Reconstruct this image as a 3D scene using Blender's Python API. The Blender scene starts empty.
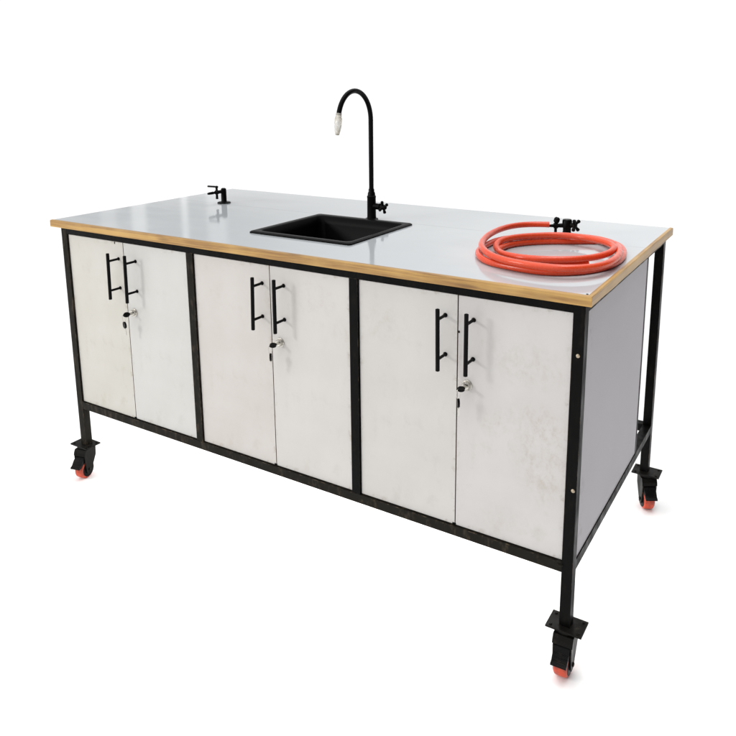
import bpy, bmesh, math, random
from mathutils import Vector, Matrix, noise
random.seed(4)
S = bpy.context.scene
COL = S.collection

# ------------------------------------------------------------------ camera
cam_d = bpy.data.cameras.new("camera")
cam = bpy.data.objects.new("camera", cam_d); COL.objects.link(cam)
fw, rt, up = Vector((-.5110, .8364, -.1984)), Vector((.8539, .5204, -.0054)), Vector((-.0987, .1721, .9801))
M = Matrix((rt, up, -fw)).transposed().to_4x4()
M.translation = Vector((2.2240, -1.5198, 1.3932))
cam.matrix_world = M
cam_d.sensor_fit = 'HORIZONTAL'; cam_d.sensor_width = 36
cam_d.lens = 36 * 734.125 / 736
cam_d.shift_x = -(385.65 - 368) / 736
cam_d.shift_y = (234.6 - 368) / 736
cam_d.clip_start = .05; cam_d.clip_end = 200
S.camera = cam

# ------------------------------------------------------------------ light: an invented white surround, dimmed on the right to shade the end panel
S.view_settings.view_transform = 'Standard'; S.view_settings.look = 'None'
S.view_settings.exposure = 0; S.view_settings.gamma = 1
wd = bpy.data.worlds.new("World"); S.world = wd; wd.use_nodes = True
nt = wd.node_tree; nt.nodes.clear()
def N(t, kind, **kw):
    n = t.nodes.new(kind)
    for k, v in kw.items():
        if k.startswith('i_'): n.inputs[k[2:].replace('_', ' ')].default_value = v
        else: setattr(n, k, v)
    return n
def mth(t, op, a, b=None, c=None):
    n = t.nodes.new('ShaderNodeMath'); n.operation = op
    for i, v in enumerate((a, b, c)):
        if v is None: continue
        if isinstance(v, (int, float)): n.inputs[i].default_value = v
        else: t.links.new(v, n.inputs[i])
    return n.outputs[0]
def ramp(t, x, lo, hi, a=0., b=1.):
    n = t.nodes.new('ShaderNodeMapRange'); n.interpolation_type = 'SMOOTHSTEP'
    t.links.new(x, n.inputs[0])
    for i, v in enumerate((lo, hi, a, b)): n.inputs[i + 1].default_value = v
    return n.outputs[0]
tc = N(nt, 'ShaderNodeTexCoord'); sx = N(nt, 'ShaderNodeSeparateXYZ')
nt.links.new(tc.outputs['Generated'], sx.inputs[0])
dx, dy, dz = sx.outputs
right_dim = ramp(nt, dx, .15, .6, 1., .04)
horizon = mth(nt, 'MULTIPLY', right_dim, 1.05)
zen = mth(nt, 'MULTIPLY', ramp(nt, dz, .55, .95), ramp(nt, dx, -.05, .6, 1., .1))
az = mth(nt, 'ARCTAN2', mth(nt, 'MULTIPLY', dx, -1), dy)
low = ramp(nt, dz, .18, .55, 1., 0.)
def band(lo, hi, e=.004):
    return mth(nt, 'MULTIPLY', ramp(nt, az, lo - e, lo + e), ramp(nt, az, hi - e, hi + e, 1., 0.))
# upper left dimmed, tall window strips and a glow added for the worktop's reflections
dim = mth(nt, 'MULTIPLY', mth(nt, 'MULTIPLY', ramp(nt, dz, .13, .15), ramp(nt, dz, .40, .60, 1., 0.)),
          mth(nt, 'MULTIPLY', ramp(nt, az, .55, .83), ramp(nt, az, 1.3, 1.7, 1., 0.)))
horizon = mth(nt, 'MULTIPLY', horizon, mth(nt, 'SUBTRACT', 1., mth(nt, 'MULTIPLY', dim, .48)))
pane = mth(nt, 'ADD', band(.868, .886), mth(nt, 'MULTIPLY', band(.905, .924), .5))
pane2 = mth(nt, 'ADD', band(.815, .823, .003), mth(nt, 'MULTIPLY', band(.765, .790), .6))
glow = mth(nt, 'MULTIPLY', ramp(nt, az, .15, .55, 1., 0.), ramp(nt, az, -.3, .1))
win = mth(nt, 'MULTIPLY', mth(nt, 'MULTIPLY', low, ramp(nt, dz, -.02, .02)), mth(nt, 'ADD', mth(nt, 'ADD', mth(nt, 'MULTIPLY', pane, .42), mth(nt, 'MULTIPLY', pane2, .5)), mth(nt, 'MULTIPLY', glow, .12)))
lum = mth(nt, 'ADD', mth(nt, 'ADD', horizon, win), mth(nt, 'MULTIPLY', zen, 1.0))
bg = N(nt, 'ShaderNodeBackground'); out = N(nt, 'ShaderNodeOutputWorld')
bg.inputs['Color'].default_value = (1, 1, 1, 1)
nt.links.new(lum, bg.inputs['Strength']); nt.links.new(bg.outputs[0], out.inputs[0])

def area(name, loc, target, sx_, sy_, watts, color=(1, 1, 1), spread=180):
    l = bpy.data.lights.new(name, 'AREA'); l.shape = 'RECTANGLE'; l.size = sx_; l.size_y = sy_
    l.energy = watts; l.color = color; l.spread = math.radians(spread)
    o = bpy.data.objects.new(name, l); COL.objects.link(o); o.location = loc
    d = Vector(target) - Vector(loc)
    o.rotation_euler = d.to_track_quat('-Z', 'Y').to_euler()
    return o
area("key_softbox", (-1.7, -3.1, 2.3), (.9, 0, .5), .7, .7, 60, (1, .985, .96))
area("right_floor_fill", (2.1, .1, 3.2), (2.1, .1, 0), .8, 2.6, 4, (1, 1, 1), 55)  # added overhead fill, only there to whiten the floor at the right
area("under_bench_fill", (.9, .43, .262), (.9, .43, 0), 1.70, .78, 8)  # added unseen lamp below the cupboards, lifts the bench's shadow off the floor

# ------------------------------------------------------------------ helpers
def mesh_obj(name, bm, mats, parent=None, smooth=False, bevel=0, segs=2, angle=None):
    if bevel:
        es = [e for e in bm.edges if len(e.link_faces) == 2 and e.calc_face_angle(0) > .6]
        bmesh.ops.bevel(bm, geom=es, offset=bevel, segments=segs, profile=.5, affect='EDGES', clamp_overlap=True)
    bmesh.ops.recalc_face_normals(bm, faces=bm.faces)
    me = bpy.data.meshes.new(name); bm.to_mesh(me); bm.free()
    for m in (mats if isinstance(mats, (list, tuple)) else [mats]): me.materials.append(m)
    if smooth:
        for p in me.polygons: p.use_smooth = True
        me.set_sharp_from_angle(angle=math.radians(angle or 40))
    o = bpy.data.objects.new(name, me); COL.objects.link(o)
    if parent: o.parent = parent
    return o
def box(bm, a, b, mi=0):
    x0, y0, z0 = a; x1, y1, z1 = b
    v = [bm.verts.new(p) for p in ((x0,y0,z0),(x1,y0,z0),(x1,y1,z0),(x0,y1,z0),(x0,y0,z1),(x1,y0,z1),(x1,y1,z1),(x0,y1,z1))]
    for f in ((3,2,1,0),(4,5,6,7),(0,1,5,4),(1,2,6,5),(2,3,7,6),(3,0,4,7)):
        bm.faces.new([v[i] for i in f]).material_index = mi
    return v
def frame_of(d):
    d = d.normalized(); a = Vector((0, 0, 1)) if abs(d.z) < .9 else Vector((1, 0, 0))
    u = d.cross(a).normalized(); return u, u.cross(d).normalized() * -1
def tube(bm, pts, rad, n=12, cap=True, mi=0):
    """round tube through the points, rad a number or one radius per point"""
    pts = [Vector(p) for p in pts]; rad = rad if isinstance(rad, (list, tuple)) else [rad] * len(pts)
    T = []
    for i in range(len(pts)):
        a = pts[max(0, i - 1)]; b = pts[min(len(pts) - 1, i + 1)]
        T.append((b - a).normalized())
    u, _ = frame_of(T[0]); rings = []
    for i, p in enumerate(pts):
        u = (u - T[i] * u.dot(T[i])).normalized(); w = T[i].cross(u)
        rings.append([bm.verts.new(p + (u * math.cos(2*math.pi*k/n) + w * math.sin(2*math.pi*k/n)) * rad[i]) for k in range(n)])
    for r0, r1 in zip(rings, rings[1:]):
        for k in range(n):
            bm.faces.new((r0[k], r0[(k+1) % n], r1[(k+1) % n], r1[k])).material_index = mi
    if cap:
        bm.faces.new(rings[0][::-1]).material_index = mi; bm.faces.new(rings[-1]).material_index = mi
def lathe(bm, origin, axis, prof, n=24, mi=0):
    """prof: list of (distance along the axis, radius)"""
    o = Vector(origin); d = Vector(axis).normalized(); u, w = frame_of(d); rings = []
    for t, r in prof:
        rings.append([bm.verts.new(o + d*t + (u*math.cos(2*math.pi*k/n) + w*math.sin(2*math.pi*k/n)) * max(r, 1e-4)) for k in range(n)])
    for r0, r1 in zip(rings, rings[1:]):
        for k in range(n):
            bm.faces.new((r0[k], r0[(k+1) % n], r1[(k+1) % n], r1[k])).material_index = mi
    bm.faces.new(rings[0][::-1]).material_index = mi; bm.faces.new(rings[-1]).material_index = mi
def prism(bm, poly, axis0, axis1, ext, e0, e1, mi=0):
    """polygon given in the (axis0, axis1) plane, pushed along ext from e0 to e1"""
    a0, a1, e = Vector(axis0), Vector(axis1), Vector(ext)
    A = [bm.verts.new(a0*p + a1*q + e*e0) for p, q in poly]; B = [bm.verts.new(a0*p + a1*q + e*e1) for p, q in poly]
    k = len(poly)
    bm.faces.new(A[::-1]).material_index = mi; bm.faces.new(B).material_index = mi
    for i in range(k): bm.faces.new((A[i], A[(i+1) % k], B[(i+1) % k], B[i])).material_index = mi
def spline(pts, per=6):
    P = [Vector(p) for p in pts]; out = []
    for i in range(len(P) - 1):
        a, b, c, d = P[max(0, i-1)], P[i], P[i+1], P[min(len(P)-1, i+2)]
        for k in range(per):
            t = k / per
            out.append(.5 * ((2*b) + (c-a)*t + (2*a-5*b+4*c-d)*t*t + (3*b-a-3*c+d)*t**3))
    out.append(P[-1]); return out
def empty(name, loc, parent=None):
    o = bpy.data.objects.new(name, None); COL.objects.link(o); o.location = loc; o.empty_display_size = .1
    if parent: o.parent = parent
    return o
def tag(o, label, cat=None, group=None, kind=None):
    for k, v in (('label', label), ('category', cat), ('group', group), ('kind', kind)):
        if v: o[k] = v
    return o

# ------------------------------------------------------------------ materials
def mat(name, color, rough=.5, metal=0., spec=.5, **kw):
    m = bpy.data.materials.new(name); m.use_nodes = True
    b = m.node_tree.nodes['Principled BSDF']
    b.inputs['Base Color'].default_value = (*color, 1); b.inputs['Roughness'].default_value = rough
    b.inputs['Metallic'].default_value = metal; b.inputs['Specular IOR Level'].default_value = spec
    for k, v in kw.items(): b.inputs[k.replace('_', ' ')].default_value = v
    return m, m.node_tree, b
def coords(t, scale=(1, 1, 1), offs=None):
    tc = N(t, 'ShaderNodeTexCoord'); mp = N(t, 'ShaderNodeMapping')
    mp.inputs['Scale'].default_value = scale
    t.links.new(tc.outputs['Object'], mp.inputs['Vector'])
    return mp.outputs[0]
def noise_n(t, vec, scale, detail=4, rough=.55, dist=0.):
    n = N(t, 'ShaderNodeTexNoise', i_Scale=scale, i_Detail=detail, i_Roughness=rough, i_Distortion=dist)
    t.links.new(vec, n.inputs['Vector']); return n.outputs['Fac']
def mixc(t, fac, a, b):
    n = N(t, 'ShaderNodeMix', data_type='RGBA')
    if isinstance(fac, (int, float)): n.inputs[0].default_value = fac
    else: t.links.new(fac, n.inputs[0])
    for i, v in ((6, a), (7, b)):
        if isinstance(v, tuple): n.inputs[i].default_value = (*v, 1)
        else: t.links.new(v, n.inputs[i])
    return n.outputs[2]
def bump(t, b, h, strength, dist=.001):
    n = N(t, 'ShaderNodeBump'); n.inputs['Strength'].default_value = strength; n.inputs['Distance'].default_value = dist
    t.links.new(h, n.inputs['Height']); t.links.new(n.outputs[0], b.inputs['Normal'])

def black_steel(name, c0, c1, rough=.42, wear=.12):
    m, t, b = mat(name, c0, rough, spec=.07)
    v = coords(t, (1, 1, .35)); n = noise_n(t, v, 55, 5, .65)
    bv = N(t, 'ShaderNodeBevel', samples=4); bv.inputs['Radius'].default_value = .003
    ge = N(t, 'ShaderNodeNewGeometry'); dt = N(t, 'ShaderNodeVectorMath', operation='DOT_PRODUCT')
    t.links.new(bv.outputs[0], dt.inputs[0]); t.links.new(ge.outputs['True Normal'], dt.inputs[1])
    chip = mth(t, 'MULTIPLY', ramp(t, dt.outputs['Value'], .80, .97, 1., 0.), ramp(t, noise_n(t, coords(t, (1, 1, .6)), 38, 6, .7), .50, .62))
    c = mixc(t, ramp(t, n, .5, .75), c0, c1)
    t.links.new(mixc(t, mth(t, 'MULTIPLY', chip, wear), c, (.19, .145, .095)), b.inputs['Base Color'])
    t.links.new(ramp(t, noise_n(t, v, 30, 3), .3, .7, rough - .1, rough + .15), b.inputs['Roughness'])
    bump(t, b, noise_n(t, v, 220, 3), .18, .0006)
    return m
STEEL = black_steel('black_painted_steel', (.0020, .0020, .0019), (.0075, .0065, .0052), wear=.45)
STEEL_WORN = black_steel('worn_black_steel', (.0115, .0102, .0080), (.050, .039, .026), .5, .9)
BLACK = black_steel('satin_black', (.0030, .0030, .0034), (.006, .006, .006), .34)
CASTER_BLACK = black_steel('black_caster_steel', (.006, .0056, .005), (.026, .021, .015), .36)

def laminate(name, base, warm, smudge, stains=()):
    """off-white board with faint handling marks; stains: (x, z, rx, rz, amount) in the door's own space"""
    m, t, b = mat(name, base, .34, spec=.4)
    v = coords(t)
    big = noise_n(t, v, 4.5, 4, .6)
    c = mixc(t, ramp(t, big, .35, .7), base, warm)
    sm = noise_n(t, coords(t, (1, 1, .75)), 15, 8, .72, .15)
    c = mixc(t, mth(t, 'MULTIPLY', ramp(t, sm, .53, .72), .55), c, smudge)
    gc = N(t, 'ShaderNodeTexCoord'); gs = N(t, 'ShaderNodeSeparateXYZ'); t.links.new(gc.outputs['Generated'], gs.inputs[0])
    ed = [mth(t, 'MULTIPLY', mth(t, 'MINIMUM', q, mth(t, 'SUBTRACT', 1., q)), k) for q, k in ((gs.outputs[0], .29), (gs.outputs[2], .60))]
    near = ramp(t, mth(t, 'MINIMUM', *ed), .0015, .016, 1., 0.)
    c = mixc(t, mth(t, 'MULTIPLY', mth(t, 'MULTIPLY', near, ramp(t, noise_n(t, v, 22, 7, .75), .50, .68)), .55), c, (.27, .21, .145))
    if stains:
        sp = N(t, 'ShaderNodeSeparateXYZ'); t.links.new(v, sp.inputs[0])
        fine = noise_n(t, coords(t, (1, 1, .8)), 38, 9, .78, .25)
        for x, z, rx, rz, amt in stains:
            a = mth(t, 'DIVIDE', mth(t, 'SUBTRACT', sp.outputs[0], x), rx)
            d = mth(t, 'DIVIDE', mth(t, 'SUBTRACT', sp.outputs[2], z), rz)
            r = mth(t, 'ADD', mth(t, 'MULTIPLY', a, a), mth(t, 'MULTIPLY', d, d))
            k = mth(t, 'MULTIPLY', mth(t, 'MULTIPLY', ramp(t, r, 0, 1, 1, 0), ramp(t, fine, .42, .72)), amt)
            c = mixc(t, k, c, (.33, .25, .17))
    t.links.new(c, b.inputs['Base Color'])
    t.links.new(ramp(t, sm, .3, .7, .28, .46), b.inputs['Roughness'])
    bump(t, b, noise_n(t, v, 160, 2), .05, .0004)
    return m
ST6 = [(.22, .24, .085, .15, .40), (.19, .33, .10, .06, .22), (.18, .46, .11, .07, .3), (.10, .30, .05, .05, .3), (.15, .05, .12, .05, .15)]
DOORS_M = [laminate('cream_board', (.505, .487, .440), (.535, .52, .485), (.44, .412, .352)),
           laminate('white_board', (.525, .519, .497), (.55, .545, .525), (.485, .468, .434)),
           laminate('ivory_board', (.520, .491, .463), (.55, .525, .50), (.475, .44, .40)),
           laminate('soft_white_board', (.538, .519, .496), (.565, .545, .527), (.495, .465, .43), [(.14, .53, .12, .06, .22), (.24, .45, .05, .05, .2)]),
           laminate('dusty_board', (.525, .505, .483), (.552, .537, .518), (.465, .44, .41), [(.07, .50, .10, .08, .22), (.10, .33, .10, .05, .15)]),
           laminate('stained_board', (.525, .503, .49), (.552, .537, .525), (.465, .44, .41), ST6)]
SIDE_M, t, b = mat('shaded_grey_side_board', (.335, .322, .333), .5, spec=.25)  # grey-lilac board; part of its darkness is shade put into the colour
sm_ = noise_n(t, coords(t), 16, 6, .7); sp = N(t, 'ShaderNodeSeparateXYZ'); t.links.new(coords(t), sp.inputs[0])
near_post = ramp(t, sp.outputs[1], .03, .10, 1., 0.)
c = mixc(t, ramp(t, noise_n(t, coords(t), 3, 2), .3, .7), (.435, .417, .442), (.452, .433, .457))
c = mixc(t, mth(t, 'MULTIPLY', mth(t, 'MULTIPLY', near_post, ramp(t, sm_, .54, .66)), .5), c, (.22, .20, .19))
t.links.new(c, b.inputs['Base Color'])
CARCASS_M = laminate('carcass_board', (.55, .54, .52), (.6, .59, .57), (.5, .48, .45))

RAW_EDGE, t, b = mat('raw_board_edge', (.16, .11, .07), .7)
t.links.new(mixc(t, noise_n(t, coords(t), 90, 4), (.10, .068, .042), (.22, .155, .10)), b.inputs['Base Color'])

# glossy white top
TOP_M, t, b = mat('glossy_white_top', (.42, .44, .455), .10, spec=.22)
v = coords(t)
c = mixc(t, ramp(t, noise_n(t, v, 2.2, 3), .35, .7), (.445, .468, .486), (.49, .512, .528))
sp = N(t, 'ShaderNodeSeparateXYZ'); t.links.new(v, sp.inputs[0])
wob = mth(t, 'MULTIPLY', mth(t, 'SUBTRACT', noise_n(t, v, 8, 2), .5), .003)
seam = mth(t, 'ABSOLUTE', mth(t, 'SUBTRACT', mth(t, 'ADD', sp.outputs[1], wob), .529))   # joint between two sheets
c = mixc(t, ramp(t, seam, .0008, .0022, .4, 0.), c, (.17, .18, .185))
dust = noise_n(t, coords(t, (1, 1, 1)), 70, 8, .8)
c = mixc(t, ramp(t, dust, .62, .74, 0., .35), c, (.30, .29, .27))
t.links.new(c, b.inputs['Base Color'])
t.links.new(ramp(t, noise_n(t, coords(t, (1, 3, 1)), 6, 4), .3, .7, .045, .11), b.inputs['Roughness'])
bump(t, b, noise_n(t, v, 9, 2), .05, .0012)

def pine(name, axis):
    m, t, b = mat(name, (.5, .3, .1), .38)
    sc = [60, 60, 60]; sc[axis] = 2.2
    g = noise_n(t, coords(t, tuple(sc)), 1.6, 5, .6, .8)
    c = mixc(t, ramp(t, g, .3, .72), (.50, .295, .080), (.23, .110, .030))
    sc2 = [30, 30, 30]; sc2[axis] = 6
    k = N(t, 'ShaderNodeTexVoronoi', i_Scale=1.); t.links.new(coords(t, tuple(sc2)), k.inputs['Vector'])
    c = mixc(t, ramp(t, k.outputs['Distance'], .07, .24, .5, 0), c, (.12, .055, .02))
    b2 = noise_n(t, coords(t, (4, 4, 4)), 1.7, 3)
    c = mixc(t, mth(t, 'MULTIPLY', ramp(t, b2, .4, .7), .5), c, (.58, .37, .125))
    t.links.new(c, b.inputs['Base Color']); bump(t, b, g, .3, .0008)
    return m
PINE_X, PINE_Y = pine('pine_lengthwise', 0), pine('pine_crosswise', 1)

HOSE_M, t, b = mat('orange_rubber', (.62, .05, .02), .24, spec=.5)
c = mixc(t, noise_n(t, coords(t), 14, 3), (.66, .052, .014), (.73, .078, .022))
hd = noise_n(t, coords(t), 55, 7, .75)
t.links.new(mixc(t, ramp(t, hd, .58, .72, 0., .5), c, (.42, .060, .030)), b.inputs['Base Color'])
t.links.new(ramp(t, hd, .35, .7, .18, .42), b.inputs['Roughness'])
b.inputs['Subsurface Weight'].default_value = .05; b.inputs['Subsurface Radius'].default_value = (.006, .0015, .001)
RED_M, t, b = mat('red_polyurethane', (.70, .055, .02), .38)
t.links.new(mixc(t, ramp(t, noise_n(t, coords(t), 60, 5), .45, .7), (.56, .052, .012), (.30, .030, .014)), b.inputs['Base Color'])
SINK_M, t, b = mat('black_composite', (.0012, .0012, .0014), .42, spec=.06)
bump(t, b, noise_n(t, coords(t), 400, 2), .12, .0004)
CHROME, t, b = mat('nickel', (.55, .53, .49), .22, 1.0)
t.links.new(ramp(t, noise_n(t, coords(t), 90, 3), .3, .7, .15, .35), b.inputs['Roughness'])
BRASS, t, b = mat('dull_screw', (.40, .33, .24), .4, .8)
CLEAR, t, b = mat('milky_plastic', (.82, .79, .72), .12)
b.inputs['Transmission Weight'].default_value = .55
t.links.new(mixc(t, ramp(t, noise_n(t, coords(t, (1, 1, .5)), 60, 3), .4, .65), (.90, .89, .86), (.74, .70, .60)), b.inputs['Base Color'])
FLOOR_M, t, b = mat('white_floor', (.93, .93, .93), .9, spec=.1)
t.links.new(mixc(t, noise_n(t, coords(t), 3, 3), (.955, .955, .955), (.965, .965, .965)), b.inputs['Base Color'])

# ------------------------------------------------------------------ setting
bm = bmesh.new()
n = 16
vs = [[bm.verts.new((-30 + 60*i/n, -30 + 60*j/n, .007)) for j in range(n+1)] for i in range(n+1)]
for i in range(n):
    for j in range(n): bm.faces.new((vs[i][j], vs[i+1][j], vs[i+1][j+1], vs[i][j+1]))
tag(mesh_obj('floor', bm, FLOOR_M), 'plain white studio floor under the bench', kind='structure')

# ------------------------------------------------------------------ bench
W, D, p = 1.8, .861, .0264
ZP, ZB, ZBT, ZTR, ZH, T = .132, .272, .2975, .9075, .932, .954
bench = tag(empty('laboratory_bench', (0, 0, 0)),
            'long white wheeled laboratory bench with black steel frame, pine edging and six doors', 'workbench')

# worktop with a cut-out for the sink
X0, X1, Y0, Y1 = -.0256, 1.8178, -.0217, .868
ex = .011
hx0, hx1, hy0, hy1 = .735, 1.065, .17, .485
bm = bmesh.new()
xs, ys = [X0+.0022, hx0, hx1, X1-ex], [Y0+ex, hy0, hy1, Y1-.0022]
g = [[[bm.verts.new((x, y, z)) for z in (ZH+.001, T)] for y in ys] for x in xs]
for i in range(3):
    for j in range(3):
        if (i, j) == (1, 1): continue
        bm.faces.new((g[i][j][1], g[i+1][j][1], g[i+1][j+1][1], g[i][j+1][1]))
        bm.faces.new((g[i][j][0], g[i][j+1][0], g[i+1][j+1][0], g[i+1][j][0]))
def wall(a, c): bm.faces.new((g[a[0]][a[1]][0], g[c[0]][c[1]][0], g[c[0]][c[1]][1], g[a[0]][a[1]][1]))
loop = [(0,0),(1,0),(2,0),(3,0),(3,1),(3,2),(3,3),(2,3),(1,3),(0,3),(0,2),(0,1)]
for a, c in zip(loop, loop[1:] + loop[:1]): wall(a, c)
for a, c in (((1,1),(1,2)),((1,2),(2,2)),((2,2),(2,1)),((2,1),(1,1))): wall(a, c)
top = mesh_obj('worktop', bm, TOP_M, bench)
def wavy_strip(name, mati, long_axis, a0, a1, outer, ex, sgn):
    """mitred edging strip with slightly hand-sanded arrises"""
    bm = bmesh.new(); k = 44; rows = []
    for i in range(k + 1):
        f = i / k; mit = ex
        prof = []
        lip = 1 if ex > .005 else -1
        for (d, z) in ((0, ZH), (0, T - .0015), (ex*.16, T + .0006*lip), (ex*.89, T + .0012*lip), (ex, T - (0 if lip > 0 else .001)), (ex, ZH)):
            m0, m1 = (d, d) if ex > .005 else ((d, .0112) if long_axis == 0 else (.0112, d))
            if long_axis == 0 and ex > .005: m0 = min(d, .0022)
            if long_axis == 1 and ex > .005: m1 = min(d, .0022)
            s = a0 + m0 + f * ((a1 - m1) - (a0 + m0))
            w = noise.noise(Vector((s * 9, outer * 7, z * 30))) * .0014
            q = outer + sgn * (d + (w if d < .003 else 0))
            zz = z + noise.noise(Vector((s * 6, outer * 5 + 3, 0))) * .0005 * (1 if z > ZH + .01 else .3)
            prof.append(bm.verts.new((s, q, zz) if long_axis == 0 else (q, s, zz)))
        rows.append(prof)
    for r0, r1 in zip(rows, rows[1:]):
        for i in range(6): bm.faces.new((r0[i], r0[(i+1) % 6], r1[(i+1) % 6], r1[i]))
    bm.faces.new(rows[0]); bm.faces.new(rows[-1][::-1])
    return mesh_obj(name, bm, mati, top, smooth=True, angle=30)
wavy_strip('edging', PINE_X, 0, X0, X1, Y0, ex, 1)
wavy_strip('edging', PINE_X, 0, X0, X1, Y1, .0021, -1)
wavy_strip('edging', PINE_Y, 1, Y0, Y1, X0, .0021, 1)
wavy_strip('edging', PINE_Y, 1, Y0, Y1, X1, ex, -1)
bm = bmesh.new(); lathe(bm, (1.8035, -.0075, T + .0014), (0, 0, 1), [(0, .0028), (.0006, .0028), (.001, .0016)], 12)
mesh_obj('screw', bm, STEEL_WORN, top)

# steel frame
def bar(name, a, b_, m=STEEL, parent=bench, bev=.0016):
    bm = bmesh.new(); box(bm, a, b_); return mesh_obj(name, bm, m, parent, bevel=bev, segs=2, smooth=True, angle=50)
for x, y, m in ((0, 0, STEEL_WORN), (W-p, 0, STEEL), (0, D-p, STEEL), (W-p, D-p, STEEL)):
    leg = bar('leg', (x, y, ZP), (x+p, y+p, ZH - .0005), m)
    if (x, y) == (W-p, 0):
        for sxp, szp in ((1.7879, .8108), (1.7917, .487)):
            bm = bmesh.new(); lathe(bm, (sxp, 0, szp), (0, -1, 0), [(-.001, .0046), (.001, .0046), (.0022, .0034), (.0026, .0012)], 14)
            mesh_obj('screw', bm, BRASS, leg, smooth=True)
pitch = (W - p) / 3
for i in (1, 2):
    bar('post', (i*pitch, .0006, ZBT + .0004), (i*pitch + p, p, ZTR - .0004), STEEL_WORN if i == 1 else STEEL)
def weld(bm, x, y, z):
    bmesh.ops.create_icosphere(bm, subdivisions=2, radius=.004, matrix=Matrix.Translation((x, y, z)) @ Matrix.Diagonal((1.9, .8, .7, 1)))
def rail(a, b_, m=STEEL, welds=()):
    o = bar('rail', a, b_, m)
    if welds:
        for w in welds:
            bm = bmesh.new(); weld(bm, *w)
            for q in bm.verts: q.co += Vector((1, 1, 1)) * noise.noise(q.co * 300) * .0012
            mesh_obj('weld_bead', bm, STEEL_WORN, o, smooth=True)
    return o
e = .0004
rail((p+e, .0003, ZTR), (W-p-e, p, ZH - .0008))
rail((p+e, .0003, ZB), (W-p-e, p, ZBT), STEEL_WORN, [(W-p-.006, .002, ZBT+.0004), (W-p-.003, -.0005, ZBT-.008), (pitch+.006, .002, ZBT), (pitch+p-.004, .002, ZBT), (2*pitch+.004, .002, ZBT), (2*pitch+p-.006, .002, ZBT), (p+.004, .002, ZBT)])
for x in (.0003, W - p + .0003):
    rail((x, p+e, ZB), (x + p - .0006, D-p-e, ZBT)); rail((x, p+e, ZTR), (x + p - .0006, D-p-e, ZH - .0008))
rail((p+e, D-p, ZTR), (W-p-e, D-.0003, ZH - .0008)); rail((p+e, D-p, ZB), (W-p-e, D-.0003, ZBT))

# cupboard body: sides, bottom, back, partitions
YB = .632
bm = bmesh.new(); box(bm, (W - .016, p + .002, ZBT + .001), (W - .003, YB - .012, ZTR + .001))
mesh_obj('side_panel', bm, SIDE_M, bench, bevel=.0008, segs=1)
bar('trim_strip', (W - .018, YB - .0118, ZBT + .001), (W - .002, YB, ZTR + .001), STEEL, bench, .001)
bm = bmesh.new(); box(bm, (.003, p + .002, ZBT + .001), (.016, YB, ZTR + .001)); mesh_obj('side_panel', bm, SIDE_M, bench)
bm = bmesh.new(); box(bm, (.018, .030, ZBT - .014), (W - .020, YB - .013, ZBT - .002)); mesh_obj('bottom_panel', bm, CARCASS_M, bench)
bm = bmesh.new(); box(bm, (.018, YB - .012, ZBT - .001), (W - .020, YB - .001, ZTR + .010)); mesh_obj('back_panel', bm, CARCASS_M, bench)
for i in (1, 2):
    bm = bmesh.new(); x = i*pitch + p/2; box(bm, (x-.007, .030, ZBT), (x+.007, YB-.013, ZTR)); mesh_obj('partition', bm, CARCASS_M, bench)

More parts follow.
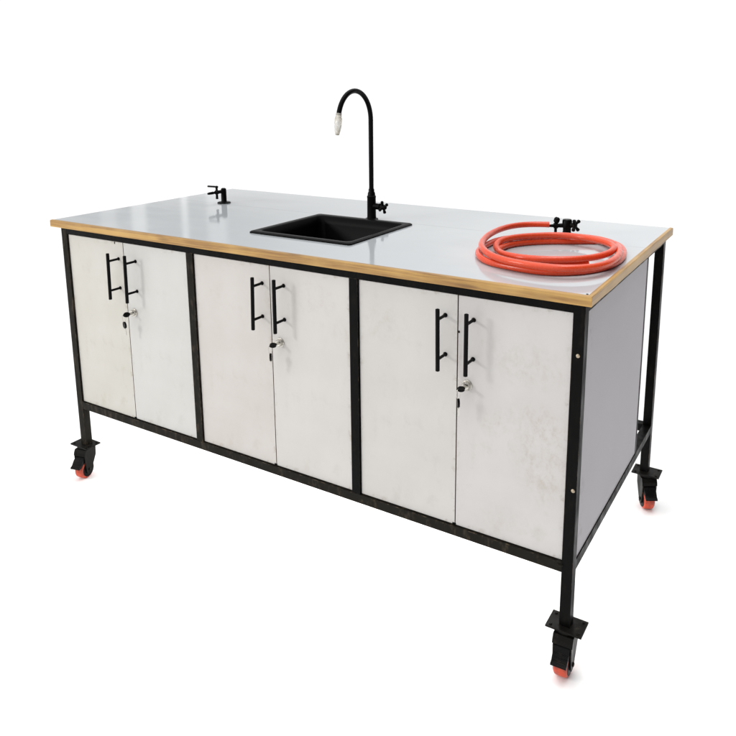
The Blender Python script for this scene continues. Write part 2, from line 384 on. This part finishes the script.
# doors; each door's origin sits at its lower left corner
gapx = [.3030, .9110, 1.4935]
HB = [((.2779, .7829), (.2742, .6301)), ((.3582, .7842), (.3547, .6296)), ((.8836, .7845), (.8790, .6315)),
      ((.9605, .7877), (.9595, .6345)), ((1.4597, .7839), (1.4613, .6285)), ((1.5346, .7838), (1.5346, .6304))]
LOCK = {1: (.3344, .677), 3: (.9416, .686), 5: (1.5203, .683)}
DY, DTH = .0065, .017
DL = ['cream left door of the left cupboard', 'clean white right door of the left cupboard, with a lock', None, None,
      None, 'brown-stained white door of the right cupboard, with a lock']
for i in range(6):
    bay, side = divmod(i, 2)
    xl = bay*pitch + p + .0022 if side == 0 else gapx[bay] + .0014
    xr = gapx[bay] - .0014 if side == 0 else (bay+1)*pitch - .0022
    z0, z1 = ZBT + .0028, ZTR - .0028
    bm = bmesh.new(); box(bm, (0, 0, 0), (xr-xl, DTH, z1-z0))
    tilt = random.uniform(-.0006, .0006)
    d = mesh_obj('door', bm, [DOORS_M[i], RAW_EDGE], bench, bevel=.0009, segs=2)
    for f in d.data.polygons:
        if abs(f.normal.x) > .9: f.material_index = 1
    d.location = (xl, DY, z0); d.rotation_euler = (0, tilt, 0)
    if DL[i]: d['label'] = DL[i]
    (tx, tz), (bx, bz) = HB[i]
    Z0 = .092 - z0
    L = lambda x, y, z: (x - xl, y - DY, z + Z0)
    bm = bmesh.new()
    lathe(bm, L(bx, -.035, bz), Vector((tx-bx, 0, tz-bz)), [(0, .0040), (.0008, .0052), (tz-bz-.0008, .0052), (tz-bz, .0040)], 16)
    for f in (.19, .83):
        q = (bx + (tx-bx)*f, bz + (tz-bz)*f)
        lathe(bm, L(q[0], DY, q[1]), (0, -1, 0), [(0, .0058), (.0016, .0058), (.0018, .0038), (.0392, .0038)], 12)
    mesh_obj('handle', bm, BLACK, d, smooth=True)
    if side:
        lx, lz = LOCK[i]
        bm = bmesh.new()
        lathe(bm, (lx-xl, 0, lz-z0), (0, -1, 0), [(0, .0140), (.0025, .0140), (.0035, .0130), (.0036, .0106), (.0125, .0102), (.014, .0090), (.0135, .005), (.0134, .0005)], 28)
        mesh_obj('lock', bm, CHROME, d, smooth=True)
    if i == 5:
        bm = bmesh.new(); box(bm, (-.0006, -.0012, .5110), (.0040, .003, .5160)); mesh_obj('latch', bm, STEEL_WORN, d, bevel=.0006)
    if i == 0:
        bm = bmesh.new(); box(bm, (.262-xl, -.0012, z1-z0-.0075), (.2655-xl, .003, z1-z0-.0005)); mesh_obj('latch', bm, STEEL_WORN, d)
    # the dark corner catch seen where two doors meet at the foot
    if side == 0:
        bm = bmesh.new(); box(bm, (xr-xl-.006, -.0008, -.0022), (xr-xl+.004, .004, .0040)); mesh_obj('catch', bm, STEEL, d, bevel=.0006)

# sink
bm = bmesh.new()
def ring(x0, x1, y0, y1, z, r, n=5):
    out = []
    for cx, cy, a in ((x1-r, y0+r, -90), (x1-r, y1-r, 0), (x0+r, y1-r, 90), (x0+r, y0+r, 180)):
        for k in range(n+1):
            q = math.radians(a + 90*k/n); out.append(bm.verts.new((cx + r*math.cos(q), cy + r*math.sin(q), z)))
    return out
sx0, sx1, sy0, sy1 = .713, 1.088, .1455, .511
R = [ring(sx0, sx1, sy0, sy1, T+.0003, .010), ring(sx0, sx1, sy0, sy1, T+.0034, .010), ring(sx0+.004, sx1-.004, sy0+.004, sy1-.004, T+.0062, .009),
     ring(sx0+.023, sx1-.014, sy0+.018, sy1-.030, T+.0068, .020), ring(sx0+.026, sx1-.017, sy0+.021, sy1-.033, T+.0045, .020),
     ring(sx0+.034, sx1-.023, sy0+.029, sy1-.041, T-.02, .022), ring(sx0+.042, sx1-.030, sy0+.036, sy1-.048, T-.155, .030),
     ring(sx0+.055, sx1-.043, sy0+.049, sy1-.061, T-.168, .030), ring(.86, .94, .28, .36, T-.172, .038)]
for a, c in zip(R, R[1:]):
    for k in range(len(a)): bm.faces.new((a[k], a[(k+1) % len(a)], c[(k+1) % len(a)], c[k]))
bm.faces.new(R[-1])
sink = tag(mesh_obj('sink', bm, SINK_M, bench, smooth=True, angle=45), 'square black drop-in sink with raised rim')
bm = bmesh.new(); lathe(bm, (.90, .32, T-.1735), (0, 0, 1), [(0, .034), (.003, .034), (.004, .028), (.0025, .024), (.0022, .004)], 24)
mesh_obj('drain', bm, CHROME, sink, smooth=True)
bm = bmesh.new(); lathe(bm, (1.047, .318, T-.045), (-1, 0, -.06), [(0, .011), (.003, .011), (.0035, .008), (.001, .007)], 18)
mesh_obj('overflow_hole', bm, BLACK, sink, smooth=True)

# black gooseneck water tap
fx, fy = .917, .530
fau = tag(empty('faucet', (fx, fy, T), bench), 'tall black gooseneck water tap with a pale plastic nozzle')
bm = bmesh.new()
lathe(bm, (0, 0, .0003), (0, 0, 1), [(0, .022), (.003, .022), (.0045, .019), (.005, .0158), (.012, .0150), (.072, .0146), (.076, .0152), (.079, .0152), (.081, .0128), (.090, .0122), (.093, .010), (.103, .0094)], 28)
lathe(bm, (.010, 0, .046), (1, -.18, 0), [(0, .0105), (.024, .0105), (.0255, .0120), (.030, .0120), (.031, .0085), (.044, .0075)], 20)
mesh_obj('valve_body', bm, BLACK, fau, smooth=True)
bm = bmesh.new(); hc = Vector((.0555, -.0085, .046))
lathe(bm, hc - Vector((.012, -.002, 0)), (1, -.18, 0), [(0, .0088), (.014, .0088), (.018, .0062), (.019, .002)], 18)
for k in range(4):
    a = math.radians(20 + 90*k); dr = Vector((.16*math.cos(a), math.cos(a), math.sin(a))).normalized()
    lathe(bm, hc - Vector((.004, 0, 0)), dr, [(0, .0044), (.0145, .0040), (.0150, .0050), (.0205, .0052), (.0225, .0032)], 12)
mesh_obj('cross_handle', bm, BLACK, fau, smooth=True)
Rn = .0925; zt = .240 - .0 + .0
zc_ = 1.289 + .092 - T - Rn - .004
pts = [(0, 0, .098), (0, 0, .17), (0, 0, .25), (0, 0, zc_ - .03)]
for k in range(25):
    a = math.pi * k / 24 * .925
    pts.append((0, -Rn + Rn*math.cos(a), zc_ + Rn*1.02*math.sin(a)))
ne = Vector(pts[-1])
bm = bmesh.new(); tube(bm, [(x + .0, y, z) for x, y, z in pts], .0078, 18)
mesh_obj('spout', bm, BLACK, fau, smooth=True)
bm = bmesh.new()
lathe(bm, ne + Vector((0, .0012, .006)), (0, -.16, -1), [(0, .0088), (.006, .0092), (.013, .0096), (.015, .0112), (.027, .0120), (.042, .0110), (.056, .0084), (.066, .0060), (.0672, .0045), (.062, .0030)], 24)
mesh_obj('nozzle', bm, CLEAR, fau, smooth=True)

# gas taps: column with a cross valve and a barbed outlet
def gas_tap(label, loc, out_dir, handle_dir, height, left):
    g_ = tag(empty('gas_tap', loc, bench), label)
    bm = bmesh.new(); od = Vector(out_dir).normalized()
    if left:
        lathe(bm, (0, 0, .0003), (0, 0, 1), [(0, .0255), (.003, .0255), (.0048, .023), (.0055, .0125), (.008, .0105), (height-.010, .0105), (height-.003, .0098), (height, .006)], 24)
    else:
        lathe(bm, (0, 0, .0003), (0, 0, 1), [(0, .0175), (.003, .0175), (.0045, .0140), (.012, .0125), (height*.45, .0125), (height*.5, .0150), (height-.004, .0150), (height, .0125)], 8)
    mesh_obj('column', bm, BLACK, g_, smooth=True)
    bm = bmesh.new(); oz = height - (.012 if left else .018)
    lathe(bm, Vector((0, 0, oz)), od, [(.004, .0070), (.030, .0064), (.031, .0082), (.041, .0082), (.042, .0050), (.056, .0044), (.057, .0058), (.064, .0042), (.065, .0056), (.072, .0040), (.073, .0052), (.082, .0036)] if left else
          [(.004, .0070), (.026, .0062), (.027, .0085), (.039, .0085), (.040, .0050), (.052, .0040), (.053, .0052), (.066, .0040)], 16)
    mesh_obj('outlet', bm, BLACK, g_, smooth=True)
    side = Vector((0, 0, 1)).cross(od)
    bm = bmesh.new(); c = Vector((0, 0, oz)) + od * (.036 if left else .033)
    if left:
        lathe(bm, c - Vector((0, 0, .026)), (0, 0, 1), [(0, .0030), (.001, .0052), (.008, .0046), (.026, .0042), (.046, .0045), (.050, .0050), (.051, .003)], 14)
        top_ = c + Vector((0, 0, .021))
        lathe(bm, top_, Vector((-1, -.12, 0)), [(-.006, .003), (-.005, .0036), (.040, .0036), (.041, .0028)], 12)
    else:
        lathe(bm, c - Vector((0, 0, .020)), (0, 0, 1), [(0, .0034), (.001, .0044), (.020, .0040), (.026, .0044), (.027, .0030)], 14)
        lathe(bm, c + Vector((0, 0, .008)), Vector((.25, .1, 1)), [(0, .005), (.004, .0088), (.014, .0088), (.018, .0050)], 16)
    mesh_obj('valve_lever', bm, BLACK, g_, smooth=True)
    if handle_dir:
        hd = Vector(handle_dir).normalized(); hs = Vector((0, 0, 1)).cross(hd)
        bm = bmesh.new(); hz = Vector((0, 0, height - .015))
        lathe(bm, hz, hd, [(.006, .0072), (.020, .0066), (.021, .0092), (.029, .0092), (.031, .0060)], 16)
        for k in range(4):
            a = math.radians(38 + 90*k); dr = (hs*math.cos(a) + Vector((0, 0, 1))*math.sin(a) + hd*.35).normalized()
            lathe(bm, hz + hd*.024, dr, [(0, .0048), (.015, .0042), (.0155, .0054), (.021, .0054), (.0225, .0034)], 12)
        mesh_obj('cross_handle', bm, BLACK, g_, smooth=True)
    return g_
gas_tap('slim black gas tap near the far left corner', (.2316, .5471, T), (-.02, -1, .0), None, .058, True)
gas_tap('stubby black gas tap behind the orange hose', (1.5660, .5930, T), (-1, -.45, -.05), (1, -.25, .0), .048, False)

# casters
def caster(x, y, ang):
    c = empty('caster', (x, y, ZP), bench); c.rotation_euler = (0, 0, 0)
    bm = bmesh.new(); box(bm, (-.0435, -.0305, -.0045), (.0435, .0305, -.0002))
    for ex_, ey in ((-1, -1), (1, -1), (1, 1), (-1, 1)):
        lathe(bm, (ex_*.033, ey*.0215, -.0004), (0, 0, 1), [(0, .0042), (.0015, .0042), (.0028, .0026)], 8)
    mesh_obj('mounting_plate', bm, CASTER_BLACK, c, bevel=.0022, segs=2, smooth=True, angle=40)
    q = math.radians(ang); f = Vector((math.cos(q), math.sin(q), 0)); s = Vector((-f.y, f.x, 0)); Zv = Vector((0, 0, 1))
    off = .016; wr = .0335; za = -ZP + .007 + wr
    bm = bmesh.new()
    lathe(bm, (0, 0, -.0046), (0, 0, -1), [(0, .029), (.004, .029), (.0065, .025), (.010, .0255), (.013, .022)], 24)
    for sg in (-1, 1):
        a, b_ = sorted((sg*.0195, sg*.0228))
        prism(bm, [(-.024, -.016), (.026, -.016), (.036, -.040), (off+.015, za-.004), (off+.009, za-.013), (off-.009, za-.013), (off-.014, za), (-.022, -.050)], f, Zv, s, a, b_)
    prism(bm, [(-.026, -.0145), (.028, -.0145), (.034, -.026), (.036, -.036), (.033, -.036), (.030, -.027), (.025, -.019), (-.026, -.019)], f, Zv, s, -.0245, .0245)
    mesh_obj('fork', bm, CASTER_BLACK, c, bevel=.0008, segs=1)
    bm = bmesh.new()
    prism(bm, [(.024, -.034), (.046, -.050), (.056, -.064), (.064, -.068), (.064, -.073), (.054, -.071), (.044, -.064), (.034, -.060), (.026, -.050)], f, Zv, s, -.0188, .0188)
    for k in range(4):
        u0 = .046 + k*.005; lathe(bm, f*u0 + Zv*(-.0505 - k*.0066) - s*.017, s, [(0, .0016), (.034, .0016)], 8)
    mesh_obj('brake_pedal', bm, BLACK, c, bevel=.001, segs=2, smooth=True, angle=50)
    bm = bmesh.new(); ctr = f*off + Zv*za
    lathe(bm, ctr - s*.0172, s, [(0, .020), (.0002, wr-.005), (.003, wr-.0013), (.009, wr), (.0254, wr), (.0314, wr-.0013), (.0342, wr-.005), (.0344, .020)], 40, 0)
    for sg in (-1, 1):
        lathe(bm, ctr + s*sg*.0170, s*sg, [(0, wr-.0065), (.0012, wr-.0065), (.0016, .012), (.0022, .006)], 32, 1)
    mesh_obj('wheel', bm, [RED_M, BLACK], c, smooth=True)
    bm = bmesh.new(); lathe(bm, ctr - s*.0258, s, [(0, .0040), (.001, .0055), (.0506, .0055), (.0516, .0040)], 6)
    mesh_obj('axle', bm, CASTER_BLACK, c)
caster(1.789, .0137, -88)
caster(.0095, .0095, -76)
caster(1.795, .845, -60)
caster(.0095, .848, 150)

# ------------------------------------------------------------------ hose
HP = [(1.523,.559,.034),(1.472,.534,.034),(1.439,.49,.034),(1.423,.423,.033),(1.425,.332,.031),(1.445,.245,.028),(1.476,.186,.026),(1.521,.132,.026),(1.561,.105,.026),(1.598,.091,.026),(1.649,.083,.026),(1.7,.086,.026),(1.751,.112,.026),(1.784,.156,.026),(1.797,.222,.026),(1.789,.32,.024),(1.76,.415,.022),(1.717,.482,.018),(1.657,.538,.011),(1.591,.545,.0088),(1.527,.511,.0088),(1.471,.459,.0088),(1.435,.397,.0088),(1.429,.319,.0088),(1.442,.23,.0088),(1.482,.16,.0088),(1.528,.124,.0088),(1.585,.109,.0088),(1.643,.101,.0088),(1.692,.112,.0088),(1.74,.149,.0088),(1.772,.203,.0088),(1.79,.27,.0088),(1.787,.375,.0088),(1.754,.474,.0088),(1.709,.515,.0088),(1.661,.504,.0088),(1.614,.472,.0088),(1.553,.437,.0088),(1.501,.381,.0088),(1.48,.325,.0088),(1.489,.254,.012),(1.526,.195,.018),(1.569,.168,.021),(1.622,.160,.023),(1.67,.179,.023),(1.711,.206,.023),(1.749,.258,.023),(1.767,.318,.025),(1.762,.371,.028),(1.729,.414,.029),(1.672,.452,.027),(1.608,.463,.0265),(1.553,.436,.0265),(1.5,.382,.0265),(1.475,.328,.0255),(1.471,.284,.020),(1.492,.246,.0115),(1.542,.207,.0088),(1.59,.185,.0088),(1.642,.186,.0088),(1.695,.207,.0088),(1.734,.235,.0088)]
pts = spline([Vector((x, y, z + T)) for x, y, z in HP], 7)
sm = pts[:]
for _ in range(10):
    sm = [sm[0]] + [(sm[i-1] + sm[i]*2 + sm[i+1]) / 4 for i in range(1, len(sm)-1)] + [sm[-1]]
hose = tag(empty('hose', (1.6, .3, T)), 'orange rubber hose coiled in loops on the right of the white worktop', 'hose')
bm = bmesh.new(); tube(bm, [q - Vector((1.6, .3, T)) for q in sm], .0084, 18)
mesh_obj('tubing', bm, HOSE_M, hose, smooth=True)
bm = bmesh.new(); e0, e1 = sm[-1] - Vector((1.6, .3, T)), (sm[-1] - sm[-4]).normalized()
lathe(bm, e0 + e1*.0002, e1, [(0, .0052), (.0003, .0050)], 18); mesh_obj('bore', bm, BLACK, hose)

# ------------------------------------------------------------------ keys hanging in the door locks
def keys(label, lx, lz, tilt):
    k = tag(empty('key_pair', (lx, DY - .0134, lz)), label, 'keys', 'keys in the cupboard locks')
    def key(name_parent_loc, d, flat, mats):
        """blade runs along -d, head along +d; flat is the thin direction"""
        o = Vector(name_parent_loc); d = Vector(d).normalized(); fl = Vector(flat).normalized(); w = d.cross(fl)
        bm = bmesh.new(); n_ = 20; A, B = [], []
        for q in range(n_):
            a = 2*math.pi*q/n_; v_ = d*(.0115 + .0115*math.cos(a)) + w*(.0082*math.sin(a))
            A.append(bm.verts.new(o + v_ + fl*.0028)); B.append(bm.verts.new(o + v_ - fl*.0028))
        bm.faces.new(A); bm.faces.new(B[::-1])
        for q in range(n_): bm.faces.new((A[q], B[q], B[(q+1) % n_], A[(q+1) % n_]))
        h = mesh_obj('key_head', bm, BLACK, k, bevel=.0012, segs=2, smooth=True)
        bm = bmesh.new()
        prof = [(0, -.0038), (0, .0038), (-.004, .0038), (-.006, .0026), (-.009, .0034), (-.012, .0022), (-.015, .0034), (-.018, .0024), (-.021, .0028), (-.024, 0), (-.022, -.0032), (-.001, -.0036)]
        prism(bm, [(q - .0005, r) for q, r in prof], d, w, fl, -.0010, .0010)
        for v_ in bm.verts: v_.co += o
        mesh_obj('key_blade', bm, CHROME, h)
    key((0, -.006, 0), (-.10, -1, .03), (math.sin(tilt), 0, math.cos(tilt)), None)
    rc = Vector((-.0040, -.0265, -.0100))
    bm = bmesh.new(); cc = [rc + Vector((.25*.0105*math.cos(a), .4*.0105*math.cos(a), .0125*math.sin(a))) for a in [2*math.pi*q/20 for q in range(21)]]
    tube(bm, cc, .0008, 8); mesh_obj('key_ring', bm, CHROME, k, smooth=True)
    key((-.0050, -.0240, -.0440), (.05, -.1, 1), (.8, .55, 0) if tilt < .6 else (.2, .9, 0), None)
keys('keys in the lock of the left cupboard, hanging key shown face-on', .3344, .677, .75)
keys('keys in the lock of the middle cupboard, below the sink', .9416, .686, .35)
keys('keys in the lock of the stained right cupboard door', 1.5203, .683, .2)
